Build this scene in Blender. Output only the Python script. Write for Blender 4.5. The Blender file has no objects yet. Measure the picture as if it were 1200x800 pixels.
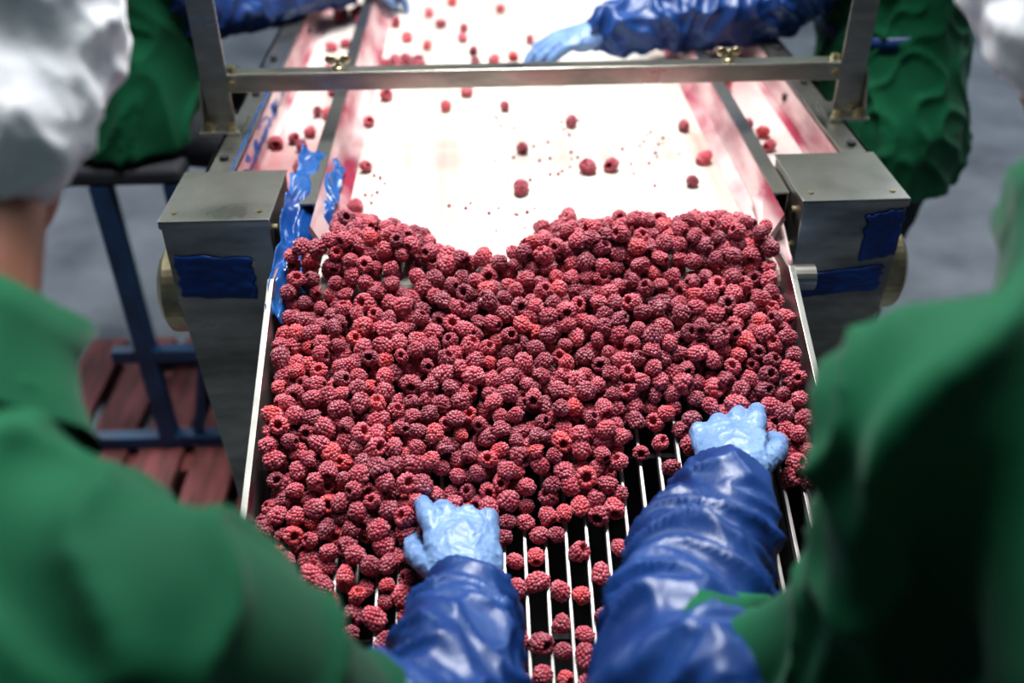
import bpy, bmesh, math, random
from mathutils import Vector, Matrix, noise, Euler
random.seed(7)
V = Vector
scene = bpy.context.scene
col = scene.collection

# ------------------------------------------------------------------ materials
def new_mat(name):
    m = bpy.data.materials.new(name); m.use_nodes = True
    nt = m.node_tree
    b = nt.nodes['Principled BSDF']
    return m, nt, b

def mat(name, c1, c2=None, rough=.5, metal=0., nscale=8., stretch=(1,1,1), bump=0., bscale=60., bdist=.002,
        sheen=0., coat=0., sss=0., r2=None, contrast=(.35,.65), detail=5., spec=.5, alpha=1.):
    m, nt, b = new_mat(name)
    L = nt.links
    b.inputs['Base Color'].default_value = (*c1, 1)
    b.inputs['Roughness'].default_value = rough
    b.inputs['Metallic'].default_value = metal
    b.inputs['Specular IOR Level'].default_value = spec
    b.inputs['Alpha'].default_value = alpha
    if sheen: b.inputs['Sheen Weight'].default_value = sheen
    if coat: b.inputs['Coat Weight'].default_value = coat; b.inputs['Coat Roughness'].default_value = .15
    if sss:
        b.inputs['Subsurface Weight'].default_value = sss
        b.inputs['Subsurface Radius'].default_value = (1, .3, .2)
        b.inputs['Subsurface Scale'].default_value = .004
    tc = nt.nodes.new('ShaderNodeTexCoord')
    mp = nt.nodes.new('ShaderNodeMapping'); mp.inputs['Scale'].default_value = stretch
    L.new(tc.outputs['Object'], mp.inputs['Vector'])
    if c2 is not None:
        n = nt.nodes.new('ShaderNodeTexNoise'); n.inputs['Scale'].default_value = nscale; n.inputs['Detail'].default_value = detail
        L.new(mp.outputs[0], n.inputs['Vector'])
        r = nt.nodes.new('ShaderNodeValToRGB')
        r.color_ramp.elements[0].position = contrast[0]; r.color_ramp.elements[1].position = contrast[1]
        r.color_ramp.elements[0].color = (*c1, 1); r.color_ramp.elements[1].color = (*c2, 1)
        L.new(n.outputs['Fac'], r.inputs[0]); L.new(r.outputs[0], b.inputs['Base Color'])
        if r2 is not None:
            mr = nt.nodes.new('ShaderNodeMapRange'); mr.inputs[3].default_value = rough; mr.inputs[4].default_value = r2
            mr.inputs[1].default_value = .3; mr.inputs[2].default_value = .7
            L.new(n.outputs['Fac'], mr.inputs[0]); L.new(mr.outputs[0], b.inputs['Roughness'])
    if bump:
        n2 = nt.nodes.new('ShaderNodeTexNoise'); n2.inputs['Scale'].default_value = bscale; n2.inputs['Detail'].default_value = 4
        L.new(mp.outputs[0], n2.inputs['Vector'])
        bp = nt.nodes.new('ShaderNodeBump'); bp.inputs['Strength'].default_value = bump; bp.inputs['Distance'].default_value = bdist
        L.new(n2.outputs['Fac'], bp.inputs['Height']); L.new(bp.outputs[0], b.inputs['Normal'])
    return m

M_belt = mat('belt_white', (.56,.53,.48), (.36,.23,.19), rough=.6, nscale=1.8, stretch=(9,.35,1), contrast=(.46,.76), bump=.1, bscale=40, spec=.2)
M_lane = mat('belt_lane_stained', (.53,.47,.44), (.40,.15,.16), rough=.5, nscale=3, stretch=(3,.8,1), contrast=(.45,.74), detail=4, spec=.3)
M_steel = mat('brushed_steel', (.52,.51,.46), (.26,.26,.235), rough=.26, r2=.44, metal=1., nscale=9, stretch=(1,1,3), bump=.08, bscale=120, bdist=.0005)
M_steel_s = mat('stained_steel', (.50,.46,.45), (.34,.10,.14), rough=.3, r2=.5, metal=.8, nscale=7, stretch=(3,2,6), contrast=(.44,.66))
M_pink = mat('stained_skirt', (.55,.41,.40), (.24,.025,.055), rough=.4, nscale=6, stretch=(1,.9,4), contrast=(.38,.66), detail=6, spec=.4)
M_bolt = mat('bolt_brass_zinc', (.55,.48,.30), (.34,.30,.20), rough=.35, metal=1., nscale=40)
M_dark = mat('shade_and_bolt_black', (.006,.006,.008), (.014,.014,.017), rough=.7)  # near-black: shade below belt and grate put into the colour; also rail bolts
M_bar = mat('grate_bar_steel', (.60,.58,.55), (.40,.37,.35), rough=.32, metal=.5, nscale=20)
M_tape = mat('blue_tape', (.010,.065,.28), (.005,.035,.17), rough=.3, nscale=14, bump=.35, bscale=25, bdist=.003)
M_film = mat('blue_film', (.030,.13,.36), (.012,.065,.25), rough=.2, nscale=10, bump=.35, bscale=20, bdist=.003, alpha=.78)
M_green = mat('green_coat_cloth', (.007,.125,.054), (.002,.050,.023), rough=.8, nscale=3., bump=.35, bscale=420, bdist=.0006, sheen=.08, spec=.2, contrast=(.3,.7))
M_sleeve = mat('blue_oversleeve_plastic', (.014,.056,.20), (.006,.030,.125), rough=.40, nscale=7, bump=.4, bscale=38, bdist=.004)
M_glove = mat('light_blue_nitrile', (.175,.285,.49), (.11,.195,.375), rough=.42, nscale=26, bump=.6, bscale=110, bdist=.0018, sss=.12)
M_net = mat('hair_net_white', (.86,.87,.89), (.72,.74,.77), rough=.9, nscale=30, bump=.5, bscale=90, bdist=.003, spec=.1, sheen=.3)
M_skin = mat('skin', (.34,.155,.10), (.25,.11,.07), rough=.5, nscale=20, sss=.2)
M_trouser = mat('dark_trousers', (.02,.022,.028), (.03,.032,.04), rough=.85)
M_boot = mat('white_rubber_boot', (.7,.7,.68), (.5,.5,.48), rough=.4)
M_navy = mat('navy_painted_steel', (.018,.065,.15), (.012,.038,.09), rough=.4, nscale=15)
M_wood = mat('pallet_wood', (.25,.075,.075), (.10,.036,.034), rough=.75, nscale=6, stretch=(8,1,8), bump=.4, bscale=30)
M_floor = mat('wet_concrete', (.21,.23,.255), (.085,.097,.118), rough=.35, r2=.7, nscale=3.5, contrast=(.3,.7), bump=.3, bscale=25)
M_wall = mat('painted_wall', (.30,.33,.35), (.25,.28,.30), rough=.7)
M_eye = mat('eye_white', (.8,.8,.8), rough=.2)
M_iris = mat('eye_iris', (.03,.02,.015), rough=.1)
M_lip = mat('lips', (.45,.14,.12), rough=.4)

# berry material
M_berry, nt, b = new_mat('raspberry_flesh')
oi = nt.nodes.new('ShaderNodeObjectInfo')
rp = nt.nodes.new('ShaderNodeValToRGB')
e = rp.color_ramp.elements
e[0].position = 0; e[0].color = (.19,.018,.040,1)
e[1].position = 1; e[1].color = (.56,.055,.060,1)
e2 = rp.color_ramp.elements.new(.5); e2.color = (.345,.036,.062,1)
e3 = rp.color_ramp.elements.new(.85); e3.color = (.46,.066,.095,1)
nt.links.new(oi.outputs['Random'], rp.inputs[0])
tc = nt.nodes.new('ShaderNodeTexCoord'); nz = nt.nodes.new('ShaderNodeTexNoise'); nz.inputs['Scale'].default_value = 120
nt.links.new(tc.outputs['Object'], nz.inputs['Vector'])
mx = nt.nodes.new('ShaderNodeMix'); mx.data_type = 'RGBA'
mx.inputs[7].default_value = (.56,.24,.28,1)
mr = nt.nodes.new('ShaderNodeMapRange'); mr.inputs[1].default_value=.42; mr.inputs[2].default_value=.8; mr.inputs[4].default_value=.6
nt.links.new(nz.outputs['Fac'], mr.inputs[0]); nt.links.new(mr.outputs[0], mx.inputs[0])
nt.links.new(rp.outputs[0], mx.inputs[6]); nt.links.new(mx.outputs[2], b.inputs['Base Color'])
b.inputs['Roughness'].default_value = .36
b.inputs['Sheen Weight'].default_value = .42; b.inputs['Sheen Roughness'].default_value=.45
b.inputs['Sheen Tint'].default_value = (1,.80,.83,1)
b.inputs['Subsurface Weight'].default_value = .08
b.inputs['Subsurface Radius'].default_value = (1,.2,.2); b.inputs['Subsurface Scale'].default_value = .002

# ------------------------------------------------------------------ mesh helpers
def empty(name, loc=(0,0,0)):
    o = bpy.data.objects.new(name, None); col.objects.link(o); o.empty_display_size = .1
    return o
def add(name, bm, material, parent=None, bevel=0., smooth=False, seg=2):
    me = bpy.data.meshes.new(name)
    bmesh.ops.recalc_face_normals(bm, faces=bm.faces[:])
    bm.to_mesh(me); bm.free()
    me.materials.append(material)
    if smooth:
        for p in me.polygons: p.use_smooth = True
    o = bpy.data.objects.new(name, me); col.objects.link(o)
    if parent: o.parent = parent
    if bevel:
        md = o.modifiers.new('bevel', 'BEVEL'); md.width = bevel; md.segments = seg; md.limit_method = 'ANGLE'
    return o
def box(bm, x0,x1,y0,y1,z0,z1):
    vs = [bm.verts.new(p) for p in [(x0,y0,z0),(x1,y0,z0),(x1,y1,z0),(x0,y1,z0),(x0,y0,z1),(x1,y0,z1),(x1,y1,z1),(x0,y1,z1)]]
    for f in [(0,3,2,1),(4,5,6,7),(0,1,5,4),(1,2,6,5),(2,3,7,6),(3,0,4,7)]:
        bm.faces.new([vs[i] for i in f])
def beam(bm, p, q, w, h, up=V((0,0,1))):
    p, q = V(p), V(q); d = (q-p).normalized(); s = d.cross(up)
    if s.length < 1e-4: s = d.cross(V((0,1,0)))
    s.normalize(); u = s.cross(d)
    a = [bm.verts.new(c + s*(w/2*i) + u*(h/2*j)) for c in (p,q) for i,j in ((-1,-1),(1,-1),(1,1),(-1,1))]
    for f in [(0,1,2,3),(7,6,5,4),(0,4,5,1),(1,5,6,2),(2,6,7,3),(3,7,4,0)]:
        bm.faces.new([a[i] for i in f])
def prism(bm, pts, axis, a0, a1):
    def mk(p, a):
        return {'x':(a,p[0],p[1]), 'y':(p[0],a,p[1]), 'z':(p[0],p[1],a)}[axis]
    A = [bm.verts.new(mk(p,a0)) for p in pts]; B = [bm.verts.new(mk(p,a1)) for p in pts]
    n = len(pts)
    bm.faces.new(A); bm.faces.new(B[::-1])
    for i in range(n): bm.faces.new([A[i],A[(i+1)%n],B[(i+1)%n],B[i]])
def cyl(bm, p, q, r, r2=None, n=20):
    p, q = V(p), V(q); r2 = r if r2 is None else r2
    d = (q-p).normalized(); s = d.orthogonal().normalized(); u = d.cross(s)
    A=[];B=[]
    for i in range(n):
        a = 2*math.pi*i/n; k = s*math.cos(a)+u*math.sin(a)
        A.append(bm.verts.new(p+k*r)); B.append(bm.verts.new(q+k*r2))
    bm.faces.new(A[::-1]); bm.faces.new(B)
    for i in range(n): bm.faces.new([A[i],A[(i+1)%n],B[(i+1)%n],B[i]])
def ball(bm, c, r, n=14):
    bmesh.ops.create_uvsphere(bm, u_segments=n+4, v_segments=n, radius=r, matrix=Matrix.Translation(V(c)))
def ellip(bm, c, ax, ay, az, n=18):
    m = Matrix((( ax.x,ay.x,az.x,c.x),(ax.y,ay.y,az.y,c.y),(ax.z,ay.z,az.z,c.z),(0,0,0,1)))
    bmesh.ops.create_uvsphere(bm, u_segments=n+6, v_segments=n, radius=1., matrix=m)
def limb(bm, pts, rad):
    for i,(p,r) in enumerate(zip(pts,rad)):
        ball(bm, p, r)
        if i: cyl(bm, pts[i-1], p, rad[i-1], r, 20)
def loft(bm, secs, n=28):
    prev=None; first=None
    for c,a,b2 in secs:
        ring=[bm.verts.new(V(c)+V(a)*math.cos(2*math.pi*i/n)+V(b2)*math.sin(2*math.pi*i/n)) for i in range(n)]
        if prev:
            for i in range(n): bm.faces.new([prev[i],prev[(i+1)%n],ring[(i+1)%n],ring[i]])
        else: first=ring
        prev=ring
    bm.faces.new(first[::-1]); bm.faces.new(prev)

def organic(name, bm, material, parent, voxel=.008, smooth=6, fn=None, sf=.6, post=0):
    bmesh.ops.recalc_face_normals(bm, faces=bm.faces[:])
    me = bpy.data.meshes.new(name+'_tmp'); bm.to_mesh(me); bm.free()
    o = bpy.data.objects.new(name+'_tmp', me); col.objects.link(o)
    r = o.modifiers.new('r','REMESH'); r.mode='VOXEL'; r.voxel_size=voxel
    s = o.modifiers.new('s','SMOOTH'); s.iterations=smooth; s.factor=sf
    dg = bpy.context.evaluated_depsgraph_get()
    m2 = bpy.data.meshes.new_from_object(o.evaluated_get(dg))
    bpy.data.objects.remove(o); bpy.data.meshes.remove(me)
    m2.name = name
    if fn:
        nrm = [v.normal.copy() for v in m2.vertices]
        for v,nn in zip(m2.vertices, nrm): v.co = v.co + nn*fn(v.co, nn)
    m2.materials.clear(); m2.materials.append(material)
    for p in m2.polygons: p.use_smooth=True
    ob = bpy.data.objects.new(name, m2); col.objects.link(ob); ob.parent = parent
    if post:
        s = ob.modifiers.new('s','SMOOTH'); s.iterations=post; s.factor=.5
    return ob

def crease(p, k=3):
    return (1-abs(noise.noise(p)))**(k*2)
def cloth_fn(seed, amp=.008, sc=6.0):
    off = V((seed*3.1, seed*1.7, seed*5.3))
    def f(p, n):
        q = p*sc+off
        w = noise.noise_vector(q*.4)*1.3
        a = crease(V((q.x*1.3+q.z*.5, q.y*.7, q.z*.5))+w,5)
        a2 = crease(V((q.x*1.2, q.y*1.6-q.x*.8, q.z*1.5))*1.3+w*1.4+V((5,5,5)),5)
        b_ = noise.noise(q*.8+w)
        return amp*(a*1.25 + a2*.85 + b_*.8 - .6)
    return f
def sleeve_fn(axis_p, axis_d, seed, amp=.006, freq=55.):
    off = V((seed*2.3, seed*4.1, seed))
    def f(p, n):
        t = (p-axis_p).dot(axis_d)
        q = p*11+off
        w = noise.noise_vector(q*.6)*1.1
        qa = p*9 + axis_d*(t*15) + off
        a = crease(qa+w,3); c = crease((q+w)*2.1+V((3,3,3)),3); d = crease(q*.8+w*1.4+V((7,1,4)),2)
        return amp*(a*1.4+c*.5+d*1.1-1.0)
    return f

# ------------------------------------------------------------------ room
bm = bmesh.new(); box(bm,-6,6,-3,9,-.1,0); add('floor', bm, M_floor)
bm = bmesh.new(); box(bm,-6,6,9,9.15,0,4); add('wall_back', bm, M_wall)
bm = bmesh.new(); box(bm,-6.15,-6,-3,9,0,4); add('wall_left', bm, M_wall)
bm = bmesh.new(); box(bm,6,6.15,-3,9,0,4); add('wall_right', bm, M_wall)

# ------------------------------------------------------------------ sorting conveyor
conv = empty('sorting_conveyor')
BE = 1.10          # belt end (roller nose)
def belt_strip(bm, x0, x1, yend):
    prof = [(4.2,1.0)]
    prof += [(4.2-i*.1,1.0) for i in range(1,int((4.2-yend)/.1))]
    prof.append((yend,1.0))
    for k in range(1,9):
        a = math.pi*k/8
        prof.append((yend-.02*math.sin(a), .98+.02*math.cos(a)))
    prof.append((4.2,.96))
    prev=None
    for y,z in prof:
        r=[bm.verts.new((x0,y,z)), bm.verts.new((x1,y,z))]
        if prev: bm.faces.new([prev[0],prev[1],r[1],r[0]])
        prev=r
bm = bmesh.new(); belt_strip(bm,-.305,.305,BE); add('belt_middle', bm, M_belt, conv, smooth=False)
bm = bmesh.new(); belt_strip(bm,-.445,-.335,1.30); belt_strip(bm,.335,.445,1.30); add('belt_side_lanes', bm, M_lane, conv)
for sgn,nm in ((-1,'left'),(1,'right')):
    bm = bmesh.new()
    pts=[(sgn*.318,1.046),(sgn*.340,1.046),(sgn*.340,1.002),(sgn*.337,1.002),(sgn*.337,1.043),(sgn*.321,1.043),(sgn*.321,1.034),(sgn*.318,1.034)]
    prism(bm, pts, 'y', 1.22, 4.2)
    add('lane_divider_'+nm, bm, M_steel, conv)
    bm = bmesh.new()
    pts=[(sgn*.3175,1.044),(sgn*.302,1.012),(sgn*.284,1.001),(sgn*.305,1.001),(sgn*.3205,1.036)]
    prism(bm, pts, 'y', 1.16, 4.2)
    add('skirt_inner_'+nm, bm, M_pink, conv)
    bm = bmesh.new()
    box(bm, *sorted((sgn*.448,sgn*.456)), 1.28,4.2,.90,1.050)
    box(bm, *sorted((sgn*.448,sgn*.490)), 1.28,4.2,1.046,1.052)
    box(bm, *sorted((sgn*.484,sgn*.490)), 1.28,4.2,.86,1.052)
    add('outer_rail_'+nm, bm, M_steel, conv, bevel=.001)
    bm = bmesh.new()
    prism(bm,[(sgn*.447,1.046),(sgn*.438,1.003),(sgn*.430,1.001),(sgn*.4475,1.001)],'y',1.30,4.2)
    add('outer_skirt_'+nm, bm, M_pink, conv)
    bm = bmesh.new()
    for y in (1.36,1.62,1.8,2.05,2.3,2.6):
        cyl(bm,(sgn*.447,y,1.028),(sgn*.438,y,1.028),.007,n=6)
        cyl(bm,(sgn*.47,y,1.05),(sgn*.47,y,1.058),.007,n=6)
    add('rail_bolts_'+nm, bm, M_dark, conv)
bm = bmesh.new(); box(bm,-.447,.447,1.34,4.15,.90,.955); add('belt_bed', bm, M_dark, conv)
bm = bmesh.new(); cyl(bm,(-.36,BE+.002,.98),(.35,BE+.002,.98),.0175); cyl(bm,(-.44,1.45,.86),(.44,1.45,.86),.05,n=32); add('nose_roller', bm, M_steel, conv, smooth=False)
bm = bmesh.new()
for y in (1.42,2.5,3.9):
    for x in (-.46,.46): beam(bm,(x,y,.0),(x,y,.9),.045,.045)
    beam(bm,(-.46,y,.3),(.46,y,.3),.04,.04)
beam(bm,(-.46,1.42,.3),(-.46,3.9,.3),.04,.04); beam(bm,(.46,1.42,.3),(.46,3.9,.3),.04,.04)
add('support_legs', bm, M_steel, conv, bevel=.002)

def housing(nm, x0, x1, inner, yf, sgn):
    zt = 1.062
    bm = bmesh.new()
    box(bm,x0-.002,x1+.002,yf-.003,yf+.148,zt-.003,zt)
    box(bm,x0-.002,x1+.002,yf-.003,yf-.0005,zt-.012,zt-.003)
    box(bm,x0,x1,yf,yf+.145,zt-.12,zt-.003)
    add('housing_box_'+nm, bm, M_steel, conv, bevel=.0025, seg=3)
    bm = bmesh.new()
    o = x0 if sgn<0 else x1
    i_ = x1 if sgn<0 else x0
    pts=[(o,zt-.116),(i_,zt-.116),(i_-sgn*.006,zt-.18),(i_+sgn*.030,zt-.34),(o-sgn*.055,zt-.50),(o-sgn*.020,zt-.50)]
    prism(bm, pts,'y',yf+.001,yf+.006)
    prism(bm,[(yf+.003,zt-.118),(yf+.14,zt-.118),(yf+.10,zt-.30),(yf+.03,zt-.47),(yf+.003,zt-.47)],'x',*(sorted((o-sgn*.02,o-sgn*.024))))
    add('housing_side_plate_'+nm, bm, M_steel, conv, bevel=.001)
    bm = bmesh.new()
    c = V((o,yf+.07,zt-.145))
    cyl(bm,c+V((sgn*.0,0,0)),c+V((sgn*.026,0,0)),.064,.064,40)
    cyl(bm,c+V((sgn*.026,0,0)),c+V((sgn*.036,0,0)),.064,.050,40)
    cyl(bm,c+V((sgn*.036,0,0)),c+V((sgn*.044,0,0)),.014,.014,16)
    add('drum_bearing_'+nm, bm, M_bolt, conv, bevel=.001)
    bm = bmesh.new()
    for xx in (x0+.015,x1-.015):
        cyl(bm,(xx,yf+.02,zt),(xx,yf+.02,zt+.002),.004,n=12)
    for zz in (.03,.085):
        cyl(bm,(i_,yf+.03,zt-zz),(i_-sgn*.004,yf+.03,zt-zz),.005,n=10)
    add('housing_screws_'+nm, bm, M_bolt, conv)
housing('left', -.510,-.368, None, 1.150,-1)
housing('right', .342,.484, None, 1.165,1)

def sheet(name, fn, nu, nv, material, thick=.0008):
    bm = bmesh.new(); g=[[bm.verts.new(fn(i/nu,j/nv)) for i in range(nu+1)] for j in range(nv+1)]
    for j in range(nv):
        for i in range(nu): bm.faces.new([g[j][i],g[j][i+1],g[j+1][i+1],g[j+1][i]])
    o = add(name,bm,material,conv,smooth=True)
    s = o.modifiers.new('s','SOLIDIFY'); s.thickness=thick
    return o
def tape(name, x0,x1,z0,z1,y,tilt=0.,seed=0):
    def f(u,v):
        x=x0+(x1-x0)*u+.006*noise.noise(V((v*7,seed,1)))*(1 if u>.97 or u<.03 else 0); z=z0+(z1-z0)*v+tilt*u
        return (x, y-.0015-.002*abs(noise.noise(V((u*5+seed,v*5,2)))), z+.003*noise.noise(V((u*4,seed+3,v))))
    return sheet(name,f,30,20,M_tape)
tape('tape_left_front',-.502,-.400,.945,1.010,1.150,-.006,1)
tape('tape_right_lower',.358,.470,.908,.946,1.165,.012,5)
tape('tape_right_upper',.434,.483,.966,1.038,1.165,.008,8)
def film(u,v):
    y = 1.02+.37*v
    x = -.358+.062*u*min(1,.4+v) + .008*noise.noise(V((u*2,v*8,1)))
    z = 1.058 - .075*(1-min(1,v*1.6))*(.7+.5*u) - .034*u*min(1,v*2) + .012*crease(V((u*2.5,v*7,5)),2)-.005 + .007*noise.noise(V((u*5,v*14,2)))
    return (x,y,max(z,1.004 if y>1.1 else 0))
sheet('film_left_lane',film,30,90,M_film)
def film3(u,v):
    y=1.31+.45*v
    return (-.452+.012*u-.004*noise.noise(V((u*4,v*14,2))), y, 1.055-.035*u+.003*noise.noise(V((u*3,v*12,7))))
sheet('film_left_rail',film3,8,60,M_film)
def film2(u,v):
    y=1.12+.13*v
    return (.296+.030*u, y, 1.045-.09*(1-v)*.6-.02*(1-u)+.006*noise.noise(V((u*3,v*6,4))))
sheet('film_right_lane',film2,10,20,M_pink)

# ------------------------------------------------------------------ vibrating grate
GX0,GX1 = -.352,.300
GY0,GY1 = .60,1.083
SL=.38
def gz(y): return .97-SL*(GY1-y)
bm = bmesh.new()
nb=28; sp=(GX1-GX0)/(nb)
for i in range(1,nb):
    x=GX0+i*sp
    beam(bm,(x,GY0,gz(GY0)-.006),(x,GY1,gz(GY1)-.006),.0046,.012)
add('grate_bars', bm, M_bar, conv, bevel=.001)
bm = bmesh.new()
for y in (.68,.88,1.04): beam(bm,(GX0,y,gz(y)-.030),(GX1,y,gz(y)-.030),.008,.014)
add('grate_cross_bars', bm, M_dark, conv)
for nm,x,s in (('left',GX0,-1),('right',GX1,1)):
    bm = bmesh.new()
    pts=[(GY0,gz(GY0)-.04),(GY1+.05,gz(GY1)-.05),(GY1+.07,gz(GY1)+.045),(GY1-.02,gz(GY1)+.05),(GY0,gz(GY0)+.035)]
    prism(bm,pts,'x',*sorted((x,x+s*.003)))
    add('grate_side_wall_'+nm, bm, M_steel_s, conv)
    bm = bmesh.new()
    beam(bm,(x+s*.004,GY0,gz(GY0)+.036),(x+s*.004,GY1-.02,gz(GY1)+.051),.008,.004)
    add('grate_wall_lip_'+nm, bm, M_steel, conv, bevel=.001)
bm = bmesh.new()
prism(bm,[(GY0-.02,gz(GY0)-.16),(GY1+.2,gz(GY1)-.14),(GY1+.2,gz(GY1)-.145),(GY0-.02,gz(GY0)-.165)],'x',GX0,GX1)
prism(bm,[(GY0-.02,gz(GY0)-.165),(GY1+.2,gz(GY1)-.145),(GY1+.2,gz(GY1)-.05),(GY0-.02,gz(GY0)-.045)],'x',GX0-.003,GX0)
prism(bm,[(GY0-.02,gz(GY0)-.165),(GY1+.2,gz(GY1)-.145),(GY1+.2,gz(GY1)-.05),(GY0-.02,gz(GY0)-.045)],'x',GX1,GX1+.003)
add('catch_tray', bm, M_dark, conv)  # tray coloured near-black so the gaps between the bars look shaded
bm = bmesh.new(); cyl(bm,(GX0,GY0-.005,gz(GY0)-.012),(GX1,GY0-.005,gz(GY0)-.012),.011)
cyl(bm,(-.075,GY0+.005,gz(GY0)-.03),(-.045,GY0+.005,gz(GY0)-.03),.032,n=28)
add('grate_end_tube', bm, M_steel, conv, bevel=.001)
bm = bmesh.new()
for x in (GX0+.03,GX1-.03):
    beam(bm,(x,.68,0),(x,.68,gz(.68)-.15),.04,.04); beam(bm,(x,1.2,0),(x,1.2,.80),.04,.04)
add('grate_legs', bm, M_steel, conv)

# ------------------------------------------------------------------ portal frame over the belt
fr = empty('steel_portal_frame')
PY=1.478
bm = bmesh.new()
for s in (-1,1):
    x=s*.495
    box(bm,*sorted((x-s*.020,x+s*.020)),PY-.002,PY+.002,1.058,1.72)
    box(bm,*sorted((x+s*.018,x+s*.022)),PY-.002,PY+.038,1.058,1.72)
    box(bm,x-.032,x+.032,PY-.03,PY+.045,1.052,1.058)
    prism(bm,[(PY-.028,1.058),(PY+.02,1.058),(PY,1.13)],'x',x+s*.024,x+s*.027)
add('posts', bm, M_steel, fr, bevel=.0012)
bm = bmesh.new()
box(bm,-.475,.475,PY-.006,PY-.002,1.112,1.138)
box(bm,-.475,.475,PY-.006,PY+.022,1.138,1.141)
add('cross_bar', bm, M_steel, fr, bevel=.001)
bm = bmesh.new()
box(bm,-.50,.50,PY+.0,PY+.03,1.70,1.73)
add('top_bar', bm, M_steel, fr, bevel=.002)
bm = bmesh.new()
for s in (-1,1):
    for x,y in ((s*.478,PY-.018),(s*.512,PY-.018)):
        cyl(bm,(x,y,1.058),(x,y,1.062),.009,n=16); cyl(bm,(x,y,1.062),(x,y,1.069),.0065,n=6)
    cyl(bm,(s*.468,PY-.006,1.125),(s*.468,PY-.013,1.125),.007,n=6)
    cyl(bm,(s*.468,PY+.008,1.141),(s*.468,PY+.008,1.149),.007,n=6)
add('frame_bolts', bm, M_bolt, fr)
bm = bmesh.new()
for x in (-.305,.300):
    cyl(bm,(x,PY+.008,1.141),(x,PY+.008,1.160),.0035,n=10)
    cyl(bm,(x,PY+.008,1.141),(x,PY+.008,1.146),.010,n=16)
    for s in (-1,1):
        ellip(bm, V((x+s*.011,PY+.008,1.156)), V((.008,0,.004*s)), V((0,.0022,0)), V((-.004*s,0,.006)), 8)
add('wing_nuts', bm, M_bolt, fr, smooth=True)

# ------------------------------------------------------------------ raspberries
def berry_mesh(name, seed):
    rnd = random.Random(seed)
    bm = bmesh.new()
    prof=[(0,-.0092),(.0046,-.0080),(.0070,-.005),(.0082,0),(.0082,.004),(.0074,.0068),(.0062,.0080),(.0050,.0074),(.0044,.003),(.0030,-.003),(0,-.005)]
    n=18; prev=None
    for r,z in prof:
        ring=[bm.verts.new((r*math.cos(2*math.pi*i/n), r*math.sin(2*math.pi*i/n), z)) for i in range(n)] if r>0 else [bm.verts.new((0,0,z))]
        if prev:
            for i in range(n):
                j=(i+1)%n
                if len(prev)==1: bm.faces.new([prev[0],ring[i],ring[j]])
                elif len(ring)==1: bm.faces.new([prev[i],ring[0],prev[j]])
                else: bm.faces.new([prev[i],ring[i],ring[j],prev[j]])
        prev=ring
    rings=[(0,-.0094,1,.0024),(.0036,-.0085,6,.0024),(.0062,-.0065,10,.0024),(.0080,-.0036,13,.0025),(.0088,-.0004,14,.0024),(.0088,.0030,14,.0024),(.0078,.0060,13,.0024),(.0062,.0080,11,.0021)]
    el = rnd.uniform(.84,1.20); sq=rnd.uniform(.84,1.06); tp=rnd.uniform(-.08,.16)
    ph=rnd.random()*6.28
    for k,(r,z,cnt,s) in enumerate(rings):
        ph += math.pi/cnt+rnd.uniform(-.15,.15)
        for i in range(cnt):
            a = ph+2*math.pi*(i+rnd.uniform(-.20,.20))/cnt
            rr = r*rnd.uniform(.92,1.06); zz = z+rnd.uniform(-.0007,.0007)
            ss = s*rnd.uniform(.82,1.14)
            m = Matrix.Translation((rr*math.cos(a), rr*math.sin(a), zz))
            bmesh.ops.create_icosphere(bm, subdivisions=2, radius=ss, matrix=m)
    sx=rnd.uniform(-.16,.16)
    for v in bm.verts:
        k=1+tp*v.co.z/.01
        v.co.x=v.co.x*k*1.03+sx*v.co.z; v.co.y*=k*sq; v.co.z*=el
    bmesh.ops.recalc_face_normals(bm, faces=bm.faces[:])
    me = bpy.data.meshes.new(name); bm.to_mesh(me); bm.free(); me.materials.append(M_berry)
    for p in me.polygons: p.use_smooth=True
    return me
src = bpy.data.collections.new('raspberry_variants')
NV=14
for i in range(NV):
    src.objects.link(bpy.data.objects.new('raspberry_shape_%02d'%i, berry_mesh('raspberry_shape_%02d'%i, 30+i)))

def interp(tab, x):
    if x<=tab[0][0]: return tab[0][1]
    for (a,b_),(c,d) in zip(tab,tab[1:]):
        if x<=c: return b_+(d-b_)*(x-a)/(c-a)
    return tab[-1][1]
TOP=[(-.33,1.14),(-.30,1.21),(-.285,1.245),(-.24,1.225),(-.206,1.19),(-.17,1.175),(-.14,1.135),(-.11,1.115),(-.085,1.112),(-.055,1.118),(-.03,1.155),(.0,1.16),(.03,1.215),(.07,1.195),(.12,1.215),(.16,1.20),(.225,1.220),(.285,1.185)]
BOT=[(-.33,.74),(-.236,.67),(-.19,.69),(-.12,.755),(-.06,.760),(.05,.785),(.075,.855),(.16,.87),(.233,.87),(.27,.81)]
def surf(y):
    if y>=BE: return 1.0
    if y>=GY1-.01: return 1.0-(BE-y)/(BE-GY1+.01)*(1.0-gz(GY1-.01))
    return gz(y)
D=.0194
cells={}
pts=[]
def near(x,y):
    cx,cy=int(math.floor(x/D)),int(math.floor(y/D))
    for i in(-1,0,1):
        for j in(-1,0,1):
            for p in cells.get((cx+i,cy+j),()): yield p
def rest(x,y):
    z=surf(y)+.0096
    for (px,py,pz) in near(x,y):
        d2=(px-x)**2+(py-y)**2
        if d2<D*D: z=max(z,pz+math.sqrt(D*D-d2)*.85)
    return z
def put(x,y,z):
    cells.setdefault((int(math.floor(x/D)),int(math.floor(y/D))),[]).append((x,y,z)); pts.append((x,y,z))
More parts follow.
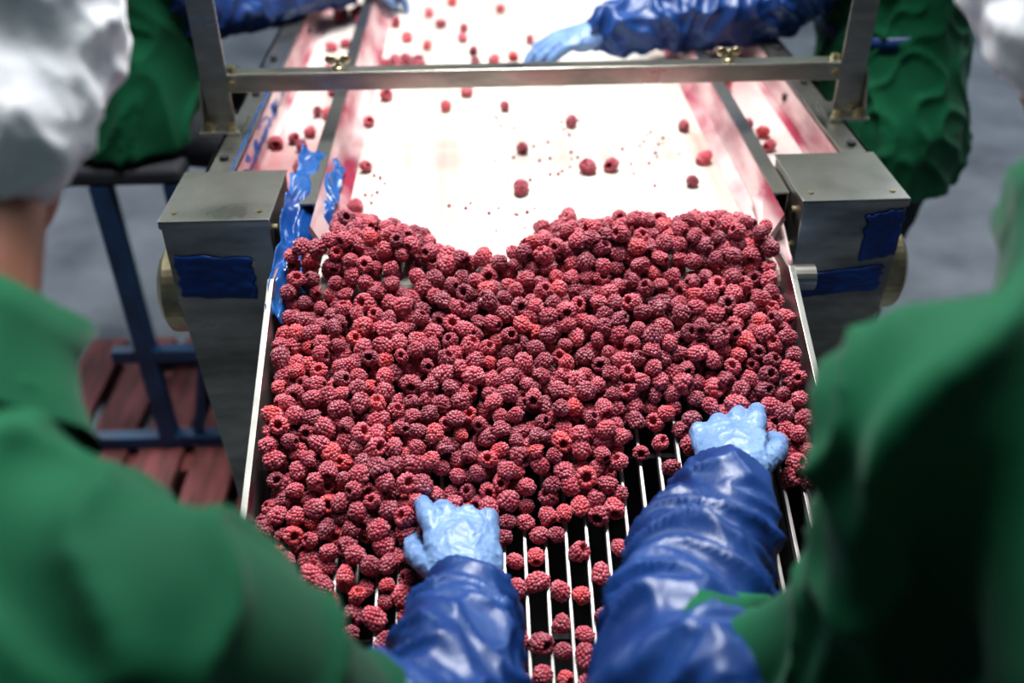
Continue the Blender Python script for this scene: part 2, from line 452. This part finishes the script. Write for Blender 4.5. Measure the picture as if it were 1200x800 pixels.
def inside(x,y):
    lo,hi = (GX0+.013,GX1-.013) if y<GY1+.02 else (-.283,.283)
    if not(lo<x<hi): return False
    t=interp(TOP,x)+.026*noise.noise(V((x*30,1,0))); bt=interp(BOT,x)+.034*noise.noise(V((x*26,5,0)))
    return bt<y<t
def limit(x,y):
    t=interp(TOP,x)-y; bt=y-interp(BOT,x); e=min(t,bt*.5)
    base=.006+min(1,max(0,e/.06))*.034
    return base+.014*noise.noise(V((x*14,y*14,3)))
fails=0
while fails<1500 and len(pts)<2600:
    best=None
    for k in range(12):
        x=random.uniform(GX0,GX1); y=random.uniform(.64,1.29)
        if not inside(x,y): continue
        z=rest(x,y); h=z-surf(y)-.0096
        if h>limit(x,y): continue
        if best is None or h<best[3]: best=(x,y,z,h)
    if best: put(*best[:3]); fails=0
    else: fails+=1
stray=[(-.426,1.517),(-.400,1.535),(-.381,1.50),(-.374,1.417),(-.375,1.648),(-.355,1.64),(-.376,1.56),(-.270,1.417),(-.272,1.285),
(-.046,1.655),(-.113,1.73),(-.03,1.327),(-.022,1.475),(.066,1.578),(.077,1.395),(.114,1.40),(.254,1.55),(.264,1.42),(.229,1.338),
(.378,1.46),(.362,1.55),(.38,1.515),(-.006,1.206),(.035,1.244),(-.26,1.72),(-.273,1.89),(-.248,1.89),(-.223,1.885),(-.205,1.87),(-.246,1.862),(-.232,1.915),(-.256,1.915),(-.21,1.90),
(-.195,1.996),(-.172,2.14),(-.121,2.11),(-.097,1.89),(-.06,1.9),(-.04,2.24),(-.123,2.04),(-.368,2.235),(-.40,2.2),(-.35,2.17),(-.365,2.02),(-.392,2.0),(-.39,2.23),(-.36,2.26),(-.41,2.25),
(.017,2.02),(.364,1.73),(-.38,1.86),(-.36,1.75),(-.15,2.3),(.1,2.35),(-.2,2.4),(.37,2.0),(-.02,1.92),(-.15,1.66),(-.28,1.60),(-.19,1.82),(-.10,1.96),(.02,1.80),(-.24,2.05),(-.20,2.22),(-.27,2.15)]
for i in range(60): stray.append((random.uniform(-.27,.27),random.uniform(2.45,4.0)))
for x,y in stray:
    put(x,y,1.0+.0096)
for k in range(1500):
    i=random.randint(1,nb-2); x=GX0+(i+.5)*sp; y=random.uniform(.612,.90)
    if y>interp(BOT,x)+.01: continue
    dist=interp(BOT,x)-y
    if -.10<x<.01: dens=.6
    elif .01<=x<.065: dens=.5 if dist<.06 else .04
    elif x<-.10: dens=.5
    else: dens=.20 if dist<.05 else .03
    if random.random()<dens*.5 and all((px-x)**2+(py-y)**2>(.0205)**2 for px,py,pz in near(x,y)):
        put(x,y,gz(y)+.007)
rots=[];scls=[];vari=[]
for i,p in enumerate(pts):
    if random.random()<.22:
        E=Euler((0,0,random.gauss(0,.9))).to_matrix()@Euler((random.gauss(.7,.45),random.gauss(0,.5),0)).to_matrix()@Euler((0,0,random.uniform(0,6.28))).to_matrix()
    else:
        # resting on its side or on its open end, any heading
        tilt=random.gauss(math.pi*.62,.5)
        E=Euler((0,0,random.uniform(0,6.28))).to_matrix()@Euler((tilt,0,0)).to_matrix()@Euler((0,0,random.uniform(0,6.28))).to_matrix()
    rots.extend(E.to_euler())
    s_=random.uniform(.84,1.14)
    scls.extend((s_*random.uniform(.93,1.07),s_*random.uniform(.93,1.07),s_*random.uniform(.92,1.08)))
    vari.append(random.randint(0,NV-1))
me = bpy.data.meshes.new('raspberries'); me.from_pydata(pts,[],[])
me.attributes.new('rot','FLOAT_VECTOR','POINT'); me.attributes.new('scl','FLOAT_VECTOR','POINT'); me.attributes.new('variant','INT','POINT')
me.attributes['rot'].data.foreach_set('vector',rots)
me.attributes['scl'].data.foreach_set('vector',scls)
me.attributes['variant'].data.foreach_set('value',vari)
rb = bpy.data.objects.new('raspberries', me); col.objects.link(rb)
ng = bpy.data.node_groups.new('scatter_berries','GeometryNodeTree')
ng.interface.new_socket('Geometry',in_out='INPUT',socket_type='NodeSocketGeometry')
ng.interface.new_socket('Geometry',in_out='OUTPUT',socket_type='NodeSocketGeometry')
gi=ng.nodes.new('NodeGroupInput'); go=ng.nodes.new('NodeGroupOutput')
ip=ng.nodes.new('GeometryNodeInstanceOnPoints'); ci=ng.nodes.new('GeometryNodeCollectionInfo')
ci.inputs['Collection'].default_value=src; ci.inputs['Separate Children'].default_value=True; ci.inputs['Reset Children'].default_value=True
def na(n,t):
    k=ng.nodes.new('GeometryNodeInputNamedAttribute'); k.data_type=t; k.inputs['Name'].default_value=n; return k.outputs['Attribute']
ip.inputs['Pick Instance'].default_value=True
ng.links.new(gi.outputs[0],ip.inputs['Points']); ng.links.new(ci.outputs[0],ip.inputs['Instance'])
ng.links.new(na('variant','INT'),ip.inputs['Instance Index'])
er=ng.nodes.new('FunctionNodeEulerToRotation'); ng.links.new(na('rot','FLOAT_VECTOR'),er.inputs[0]); ng.links.new(er.outputs[0],ip.inputs['Rotation'])
ng.links.new(na('scl','FLOAT_VECTOR'),ip.inputs['Scale']); ng.links.new(ip.outputs[0],go.inputs[0])
md=rb.modifiers.new('scatter','NODES'); md.node_group=ng

bm=bmesh.new()
for k in range(130):
    cx,cy=random.choice([(-.10,1.32),(-.02,1.33),(-.05,1.25),(0,1.47),(.16,1.42),(.05,1.58),(-.08,1.6),(.2,1.5),(-.25,1.35),(-.15,1.8)])
    x=cx+random.gauss(0,.03); y=cy+random.gauss(0,.035); r=random.choice([.0014,.0018,.0024,.003])
    bmesh.ops.create_icosphere(bm,subdivisions=1,radius=r,matrix=Matrix.Translation((x,y,1.0+r*.7)))
add('berry_crumbs',bm,M_berry,None,smooth=True)

# ------------------------------------------------------------------ people
def glove(name, parent, wrist, d, n, thumb_sign, curls, thumb_curl=.5, scale=1., fore=None, spread=.05):
    wrist=V(wrist); d=V(d).normalized(); n=V(n); n=(n-d*n.dot(d)).normalized(); s=d.cross(n).normalized()*thumb_sign
    S=scale
    P=lambda a,b_,c: wrist+(d*a+s*b_+n*c)*S
    bm=bmesh.new()
    fore = V(fore).normalized() if fore is not None else -d
    loft(bm,[(wrist+fore*.06*S,s*.031*S,n*.027*S),(wrist+fore*.02*S,s*.029*S,n*.023*S),(P(0,0,0),s*.028*S,n*.020*S),(P(.03,.002,0),s*.036*S,n*.0185*S),(P(.06,0,.001),s*.0405*S,n*.016*S),(P(.084,-.001,.000),s*.038*S,n*.0115*S)])
    ellip(bm,P(.035,.024,-.008),d*.034*S,s*.018*S,n*.017*S)
    ellip(bm,P(.035,-.026,-.006),d*.032*S,s*.013*S,n*.015*S)
    offs=[.031,.0105,-.0105,-.031]; basea=[.084,.089,.085,.077]
    lens=[(.043,.026,.022),(.048,.029,.023),(.044,.027,.022),(.034,.021,.019)]
    tips=[]
    for k in range(4):
        a=0; p=P(basea[k],offs[k],.001); pp=[P(basea[k]-.04,offs[k]*.8,.003),p]; rr=[.0085*S,.0112*S]
        lat=offs[k]*spread*20
        for j in range(3):
            a+=curls[k][j]
            dr=(d*math.cos(a)-n*math.sin(a)+s*lat*math.cos(a)).normalized()
            p=p+dr*lens[k][j]*S; pp.append(p); rr.append([.0098,.0086,.0072][j]*S*(.9 if k==3 else 1))
        limb(bm,pp,rr); tips.append(p)
    b0=P(.022,.026,-.006); dr=(d*.80+s*.52-n*.30).normalized()
    p1=b0+dr*.040*S
    dr2=(d*.9+s*(.35-thumb_curl*.6)-n*(.35+thumb_curl*.4)).normalized(); p2=p1+dr2*.032*S
    dr3=(d*.9+s*(.1-thumb_curl)-n*(.4+thumb_curl*.3)).normalized(); p3=p2+dr3*.025*S
    limb(bm,[b0,p1,p2,p3],[.0145*S,.0125*S,.0110*S,.0092*S])
    def f(p,nn):
        q=p*55
        w=noise.noise_vector(q*.5)
        t=max(0,1-(p-wrist).length/.05)
        return .0013*(crease(q*.8+w,3)*1.2+crease(q*2.1+w,3)*.6-.8)+.0018*t*(crease(V((q.x,q.y*2.2,q.z))+w,3)-.4)
    organic(name,bm,M_glove,parent,voxel=.0019,smooth=4,fn=f,sf=.5)
    return tips,p3

def sleeve(name,parent,pts,rad,seed,amp=.008,n=None):
    bm=bmesh.new(); limb(bm,[V(p) for p in pts],rad)
    ax=(V(pts[-1])-V(pts[0])).normalized()
    organic(name,bm,M_sleeve,parent,voxel=.0042,smooth=6,fn=sleeve_fn(V(pts[0]),ax,seed,amp),post=1)

def head(parent, c, fwd, up, neck, face=True):
    c=V(c); f=V(fwd).normalized(); u=V(up); u=(u-f*u.dot(f)).normalized(); s=f.cross(u)
    P=lambda a,b_,h: c+f*a+s*b_+u*h
    bm=bmesh.new()
    ellip(bm,P(-.012,0,.025),f*.094,s*.074,u*.088)
    ellip(bm,P(.030,0,-.035),f*.055,s*.056,u*.070)
    ellip(bm,P(.052,0,-.085),f*.024,s*.026,u*.020)
    ellip(bm,P(.0,0,-.035),f*.06,s*.062,u*.06)
    ellip(bm,P(.072,0,.022),f*.014,s*.045,u*.012)
    loft(bm,[(P(.076,0,.012),s*.007,u*.006),(P(.094,0,-.012),s*.010,u*.010),(P(.098,0,-.024),s*.015,u*.010),(P(.078,0,-.032),s*.014,u*.006)],12)
    for k in(-1,1):
        ellip(bm,P(-.005,k*.074,-.010),f*.016,s*.006,u*.026)
        ellip(bm,P(.066,k*.036,-.022),f*.016,s*.018,u*.014)
    limb(bm,[P(-.02,0,-.05),P(-.03,0,-.10),V(neck)],[.052,.052,.056])
    organic('head',bm,M_skin,parent,voxel=.0045,smooth=4)
    for k in(-1,1):
        bm=bmesh.new(); ball(bm,P(.072,k*.032,.002),.0125); add('eye',bm,M_eye,parent,smooth=True)
        bm=bmesh.new(); ball(bm,P(.0815,k*.032,.002),.0052); add('iris',bm,M_iris,parent,smooth=True)
        bm=bmesh.new(); limb(bm,[P(.083,k*.018,.022),P(.084,k*.034,.026),P(.074,k*.05,.020)],[.003,.004,.002]); add('eyebrow',bm,M_iris,parent,smooth=True)
    bm=bmesh.new(); ellip(bm,P(.083,0,-.052),f*.008,s*.023,u*.005,10); ellip(bm,P(.081,0,-.060),f*.008,s*.020,u*.005,10); add('lips',bm,M_lip,parent,smooth=True)
    bm=bmesh.new()
    ellip(bm,P(-.036,0,.052),f*.110,s*.106,u*.100)
    ellip(bm,P(-.055,0,-.020),f*.070,s*.088,u*.085)
    def fn(p,nn):
        q=p*18
        w=noise.noise_vector(q*.5)
        return .006*(crease(q+w,2)*1.3+.5*crease(q*2.1+w,2)-.9)
    organic('hair_net',bm,M_net,parent,voxel=.0045,smooth=6,fn=fn,post=3)

def person(name, J, face_dir, face_up, seed, sit=False, cscale=1., amp=.010, ru=1., extra=None, mo=V((0,0,0))):
    e=empty(name)
    for k in J: J[k]=V(J[k])
    side=(J['shR']-J['shL']).normalized()
    def dv(dirv): return side.cross(dirv.normalized()).normalized()
    sd=(J['neck']-J['pelvis']).normalized(); dd=dv(sd)
    bm=bmesh.new()
    pel,ch,nk=J['pelvis'],J['chest'],J['neck']
    hem=pel+V((0,0,-.16)) if not sit else pel-sd*.09
    w=cscale
    mid=(J['shL']+J['shR'])/2
    hs=side.copy(); hs.z=0; hs.normalize()
    hd=hs.cross(V((0,0,1))).normalized()
    loft(bm,[(hem,hs*.205*w,hd*.155*w),(pel-sd*.02,hs*.20*w,hd*.15*w),(pel.lerp(ch,.5),side*.175*w,dd*.13*w),(ch,side*.19*w,dd*.135*w),
             (mid.lerp(ch,.25)+sd*.0,side*.175*w,dd*.115*w),(mid.lerp(nk,.55),side*.12*w,dd*.09*w),(nk,side*.078*w,dd*.075*w),(nk+(J['head']-nk).normalized()*.035,side*.072,dd*.070)])
    for sdn in('L','R'):
        sh=J['sh'+sdn]; el=J['el'+sdn]; wr=J['wr'+sdn]
        o_=mo if sdn=='L' else V((0,0,0))
        limb(bm,[mid.lerp(sh,.45)+(nk-mid)*.2,sh,sh.lerp(el,.5)+o_,el,el.lerp(wr,.5)],[.082*w,.080*w*ru,.067*w*ru,.052*w,.036*w])
    if extra: limb(bm,[V(p) for p in extra[0]],extra[1])
    organic('green_coat',bm,M_green,e,voxel=.0068,smooth=8,fn=cloth_fn(seed,amp),post=2)
    cd=(J['head']-nk).normalized()
    cs=side-cd*side.dot(cd); cs.normalize(); cb=cd.cross(cs)
    bm=bmesh.new(); prev=None
    for k,(h,r) in enumerate([(-.03,.094),(.0,.088),(.03,.086),(.05,.088),(.052,.082),(.02,.077),(-.02,.081)]):
        ring=[bm.verts.new(nk+cd*(h+.012*noise.noise(V((math.cos(i*.157)*1.5,math.sin(i*.157)*1.5,seed))))+(cs*math.cos(2*math.pi*i/40)+cb*.92*math.sin(2*math.pi*i/40))*(r+.012*noise.noise(V((math.cos(i*.157)*2,math.sin(i*.157)*2,seed+h*20))))) for i in range(40)]
        if prev:
            for i in range(40): bm.faces.new([prev[i],prev[(i+1)%40],ring[(i+1)%40],ring[i]])
        prev=ring
    add('collar',bm,M_green,e,smooth=True)
    bm=bmesh.new()
    ellip(bm,pel+V((0,0,-.04)),hs*.17*w,hd*.125*w,V((0,0,.12)))
    for sdn in('L','R'):
        limb(bm,[J['hip'+sdn],J['kn'+sdn],J['an'+sdn]],[.088,.062,.048])
    organic('trousers',bm,M_trouser,e,voxel=.010,smooth=6,fn=cloth_fn(seed+4,.006))
    for sdn in('L','R'):
        bm=bmesh.new(); an=J['an'+sdn]; fd=V(face_dir); fd.z=0; fd.normalize(); sx=fd.cross(V((0,0,1)))
        limb(bm,[an+V((0,0,.14)),an],[.058,.052])
        loft(bm,[(an+fd*-.06-V((0,0,.03)),sx*.035,V((0,0,.035))),(an+fd*.02-V((0,0,.03)),sx*.045,V((0,0,.045))),(an+fd*.12-V((0,0,.045)),sx*.05,V((0,0,.03))),(an+fd*.18-V((0,0,.05)),sx*.035,V((0,0,.022)))])
        organic('boot',bm,M_boot,e,voxel=.008,smooth=4)
    head(e,J['head'],face_dir,face_up,nk+(J['head']-nk)*.1)
    return e

C_rel=[(.45,.5,.35)]*4
# --- near left worker (right arm reaches in)
J=dict(head=(-.450,.690,1.395),neck=(-.43,.49,1.285),shR=(-.277,.37,1.215),shL=(-.60,.40,1.215),chest=(-.44,.30,1.16),pelvis=(-.47,-.12,.95),
 elR=(-.135,.41,.955),wrR=(-.118,.672,.900),elL=(-.72,.52,.98),wrL=(-.50,.70,.92),
 hipR=(-.38,-.12,.90),hipL=(-.56,-.12,.90),knR=(-.38,-.05,.50),knL=(-.56,-.05,.50),anR=(-.38,-.10,.09),anL=(-.56,-.10,.09))
w1=person('worker',J,(-.30,.62,-.72),(-.05,.72,.65),1,amp=.016)
sleeve('oversleeve_right',w1,[V((-.165,.405,1.02)),V((-.136,.415,.955)),V((-.122,.54,.925)),V((-.113,.618,.905)),V((-.112,.648,.900))],[.066,.070,.064,.051,.037],3)
sleeve('oversleeve_left',w1,[(-.72,.50,1.04),(-.72,.52,.98),(-.60,.62,.94),(-.50,.70,.92)],[.062,.060,.05,.036],4)
glove('glove_right',w1,(-.108,.664,.900),(-.14,.90,.10),(.12,-.24,.93),-1,
      [(.50,.85,.6),(.75,1.05,.7),(.95,1.2,.8),(1.1,1.2,.8)],thumb_curl=.65,scale=1.03,fore=(.0,-.95,.10))
glove('glove_left',w1,(-.50,.70,.92),(.5,.75,-.25),(0,.2,.9),1,C_rel,scale=.98,fore=(-.6,-.5,.1))
# --- near right worker (left arm reaches in)
J=dict(head=(.386,.725,1.432),neck=(.335,.52,1.340),shL=(.180,.435,1.300),shR=(.50,.42,1.27),chest=(.36,.30,1.20),pelvis=(.42,-.12,.96),
 elL=(.096,.455,.985),wrL=(.180,.758,.938),elR=(.62,.55,.98),wrR=(.46,.78,.92),
 hipR=(.51,-.12,.90),hipL=(.33,-.12,.90),knR=(.51,-.05,.50),knL=(.33,-.05,.50),anR=(.51,-.10,.09),anL=(.33,-.10,.09))
w2=person('worker.001',J,(.38,.60,-.70),(.05,.72,.65),11,amp=.020,ru=.86,mo=V((.040,-.02,0)),extra=([(.30,.36,1.20),(.235,.385,1.07),(.28,.20,.98),(.33,.02,.95)],[.10,.085,.11,.12]))
sleeve('oversleeve_left',w2,[(.090,.450,1.02),(.060,.470,.980),(.098,.60,.958),(.150,.715,.942),(.166,.745,.938)],[.058,.066,.066,.053,.038],8,.010)
sleeve('oversleeve_right',w2,[(.62,.53,1.04),(.62,.55,.98),(.54,.67,.95),(.46,.78,.92)],[.062,.060,.05,.036],9)
glove('glove_left',w2,(.172,.760,.938),(.14,.95,.06),(-.28,-.24,.90),1,
      [(.50,.70,.5),(.6,.8,.5),(.65,.85,.55),(.7,.9,.6)],thumb_curl=.4,scale=1.04,fore=(-.40,-.85,.05))
glove('glove_right',w2,(.46,.78,.92),(-.5,.75,-.25),(0,.2,.9),-1,C_rel,scale=.98,fore=(.6,-.5,.1))
# --- far left worker, seated on stool
J=dict(head=(-.63,2.08,1.60),neck=(-.68,2.03,1.46),shR=(-.67,1.86,1.38),shL=(-.67,2.22,1.38),chest=(-.72,2.02,1.24),pelvis=(-.78,1.98,.95),
 elR=(-.62,1.93,1.12),wrR=(-.37,2.20,1.09),elL=(-.60,2.38,1.13),wrL=(-.36,2.42,1.09),
 hipR=(-.78,1.90,.90),hipL=(-.78,2.08,.90),knR=(-.585,1.92,.84),knL=(-.585,2.12,.84),anR=(-.62,1.94,.475),anL=(-.62,2.12,.475))
w3=person('worker.002',J,(.85,.1,-.5),(.5,0,.85),5,sit=True,amp=.013)
sleeve('oversleeve_right',w3,[(-.64,1.90,1.20),(-.62,1.93,1.12),(-.49,2.07,1.10),(-.38,2.19,1.09),(-.37,2.20,1.09)],[.066,.066,.06,.045,.035],13)
sleeve('oversleeve_left',w3,[(-.63,2.33,1.2),(-.60,2.38,1.13),(-.48,2.40,1.11),(-.36,2.42,1.09)],[.062,.060,.05,.036],14)
glove('glove_right',w3,(-.368,2.203,1.088),(.8,.6,-.25),(0,.1,1),1,C_rel,scale=.95,fore=(-.7,-.7,0))
glove('glove_left',w3,(-.355,2.42,1.088),(.95,0,-.25),(0,.1,1),-1,C_rel,scale=.95,fore=(-1,-.1,0))
# --- far right worker, standing
J=dict(head=(.60,1.97,1.60),neck=(.68,1.95,1.46),shL=(.66,1.78,1.38),shR=(.66,2.13,1.38),chest=(.70,1.95,1.24),pelvis=(.735,1.88,.93),
 elL=(.475,1.90,1.115),wrL=(.145,1.84,1.085),elR=(.56,2.38,1.13),wrR=(.36,2.55,1.09),
 hipL=(.74,1.80,.88),hipR=(.74,1.98,.88),knL=(.72,1.80,.50),knR=(.72,1.98,.50),anL=(.76,1.80,.09),anR=(.76,1.98,.09))
w4=person('worker.003',J,(-.85,.1,-.5),(-.5,0,.85),7,amp=.013)
sleeve('oversleeve_left',w4,[(.55,1.86,1.20),(.475,1.90,1.12),(.33,1.88,1.10),(.17,1.845,1.086),(.145,1.84,1.085)],[.072,.076,.066,.046,.036],17,.010)
sleeve('oversleeve_right',w4,[(.59,2.3,1.2),(.56,2.38,1.13),(.46,2.47,1.11),(.36,2.55,1.09)],[.062,.060,.05,.036],18)
glove('glove_left',w4,(.143,1.84,1.084),(-.95,-.05,-.28),(-.25,-.15,1),1,[(.25,.35,.3),(.3,.4,.3),(.35,.45,.3),(.4,.5,.3)],scale=.98,fore=(1,.1,0))
glove('glove_right',w4,(.36,2.55,1.09),(-.95,0,-.25),(0,.1,1),-1,C_rel,scale=.95,fore=(.8,-.5,0))
bm=bmesh.new(); prev=None
for z,r in ((1.09,.0),(1.09,.006),(1.065,.006),(1.065,0)):
    ring=[bm.verts.new((.712+(.118+r)*math.cos(2*math.pi*i/40),1.915+(.166+r)*math.sin(2*math.pi*i/40),z+.02*math.cos(2*math.pi*i/40))) for i in range(40)]
    if prev:
        for i in range(40): bm.faces.new([prev[i],prev[(i+1)%40],ring[(i+1)%40],ring[i]])
    prev=ring
add('apron_tie',bm,M_sleeve,w4,smooth=True)

# ------------------------------------------------------------------ stool, pallets
st=empty('tall_work_stool')
bm=bmesh.new(); box(bm,-1.0,-.68,1.77,2.15,.815,.85); add('seat',bm,M_trouser,st,bevel=.01)
bm=bmesh.new()
for x,y in((-.845,1.79),(-.70,1.79),(-.98,2.12),(-.70,2.12)):
    beam(bm,(x,y,.14),(x,y,.815),.038,.038)
beam(bm,(-1.10,1.79,.155),(-.68,1.79,.155),.035,.03); beam(bm,(-.92,1.79,.40),(-.70,1.79,.40),.03,.03)
beam(bm,(-.70,1.79,.40),(-.70,2.12,.40),.03,.03); beam(bm,(-.98,2.12,.155),(-.70,2.12,.155),.03,.03)
beam(bm,(-.78,1.79,.155),(-.72,1.79,.40),.02,.02); beam(bm,(-.70,1.79,.155),(-.70,2.12,.155),.03,.03)
beam(bm,(-.60,1.80,.405),(-.60,2.2,.405),.08,.012); beam(bm,(-.70,1.85,.40),(-.58,1.85,.40),.03,.02); beam(bm,(-.70,2.1,.40),(-.58,2.1,.40),.03,.02)
add('frame',bm,M_navy,st,bevel=.002)
def pallet(name,x0,x1,y0,y1):
    e=empty(name); bm=bmesh.new()
    n=int((x1-x0)/.13)
    for i in range(n):
        a=x0+i*(x1-x0)/n
        box(bm,a,a+(x1-x0)/n-.03,y0,y1,.115,.137)
    for y in (y0,(y0+y1)/2-.05,y1-.1):
        box(bm,x0,x1-.03,y,y+.1,.093,.115)
        for x in (x0,(x0+x1)/2-.05,x1-.13): box(bm,x,x+.1,y,y+.1,.022,.093)
        box(bm,x0,x1-.03,y,y+.1,.0,.022)
    add('planks',bm,M_wood,e,bevel=.002)
pallet('wooden_pallet',-1.18,-.52,1.30,2.24)

# ------------------------------------------------------------------ lights
def area(name,loc,rot,sx,sy,power,colr):
    l=bpy.data.lights.new(name,'AREA'); l.shape='RECTANGLE'; l.size=sx; l.size_y=sy; l.energy=power; l.color=colr
    o=bpy.data.objects.new(name,l); o.location=loc; o.rotation_euler=rot; col.objects.link(o)
area('ceiling_lamp',(0,1.85,3.0),(math.radians(-8),0,0),.6,1.1,86,(1,.99,.97))
area('berry_fill_light',(-.1,.95,3.2),(0,0,0),1.0,.3,32,(.95,.98,1))  # added fill light, brightens the berries on the grate
area('ceiling_lamp.002',(-3.2,4.2,3.6),(0,0,0),.8,3,120,(.85,.93,1))
area('ceiling_lamp.003',(3.2,4.2,3.6),(0,0,0),.8,3,120,(.85,.93,1))
w=bpy.data.worlds.new('World'); scene.world=w; w.use_nodes=True
bg=w.node_tree.nodes['Background']; bg.inputs[0].default_value=(.75,.85,1,1); bg.inputs[1].default_value=.10

# ------------------------------------------------------------------ camera
cam=bpy.data.cameras.new('camera'); co=bpy.data.objects.new('camera',cam); col.objects.link(co)
co.location=(-.081,0,1.66)
cam.sensor_width=36; cam.lens=34.35; cam.clip_start=.02
yaw=math.radians(1.5); pitch=math.radians(35); roll=math.radians(.7)
R=Matrix.Rotation(-yaw,4,'Z')@Matrix.Rotation(math.pi/2-pitch,4,'X')@Matrix.Rotation(-roll,4,'Z')
co.rotation_euler=R.to_euler()
cam.dof.use_dof=True; cam.dof.focus_distance=1.14; cam.dof.aperture_fstop=2.1
scene.camera=co
scene.view_settings.view_transform='Standard'
try: scene.view_settings.look='Medium High Contrast'
except Exception: pass
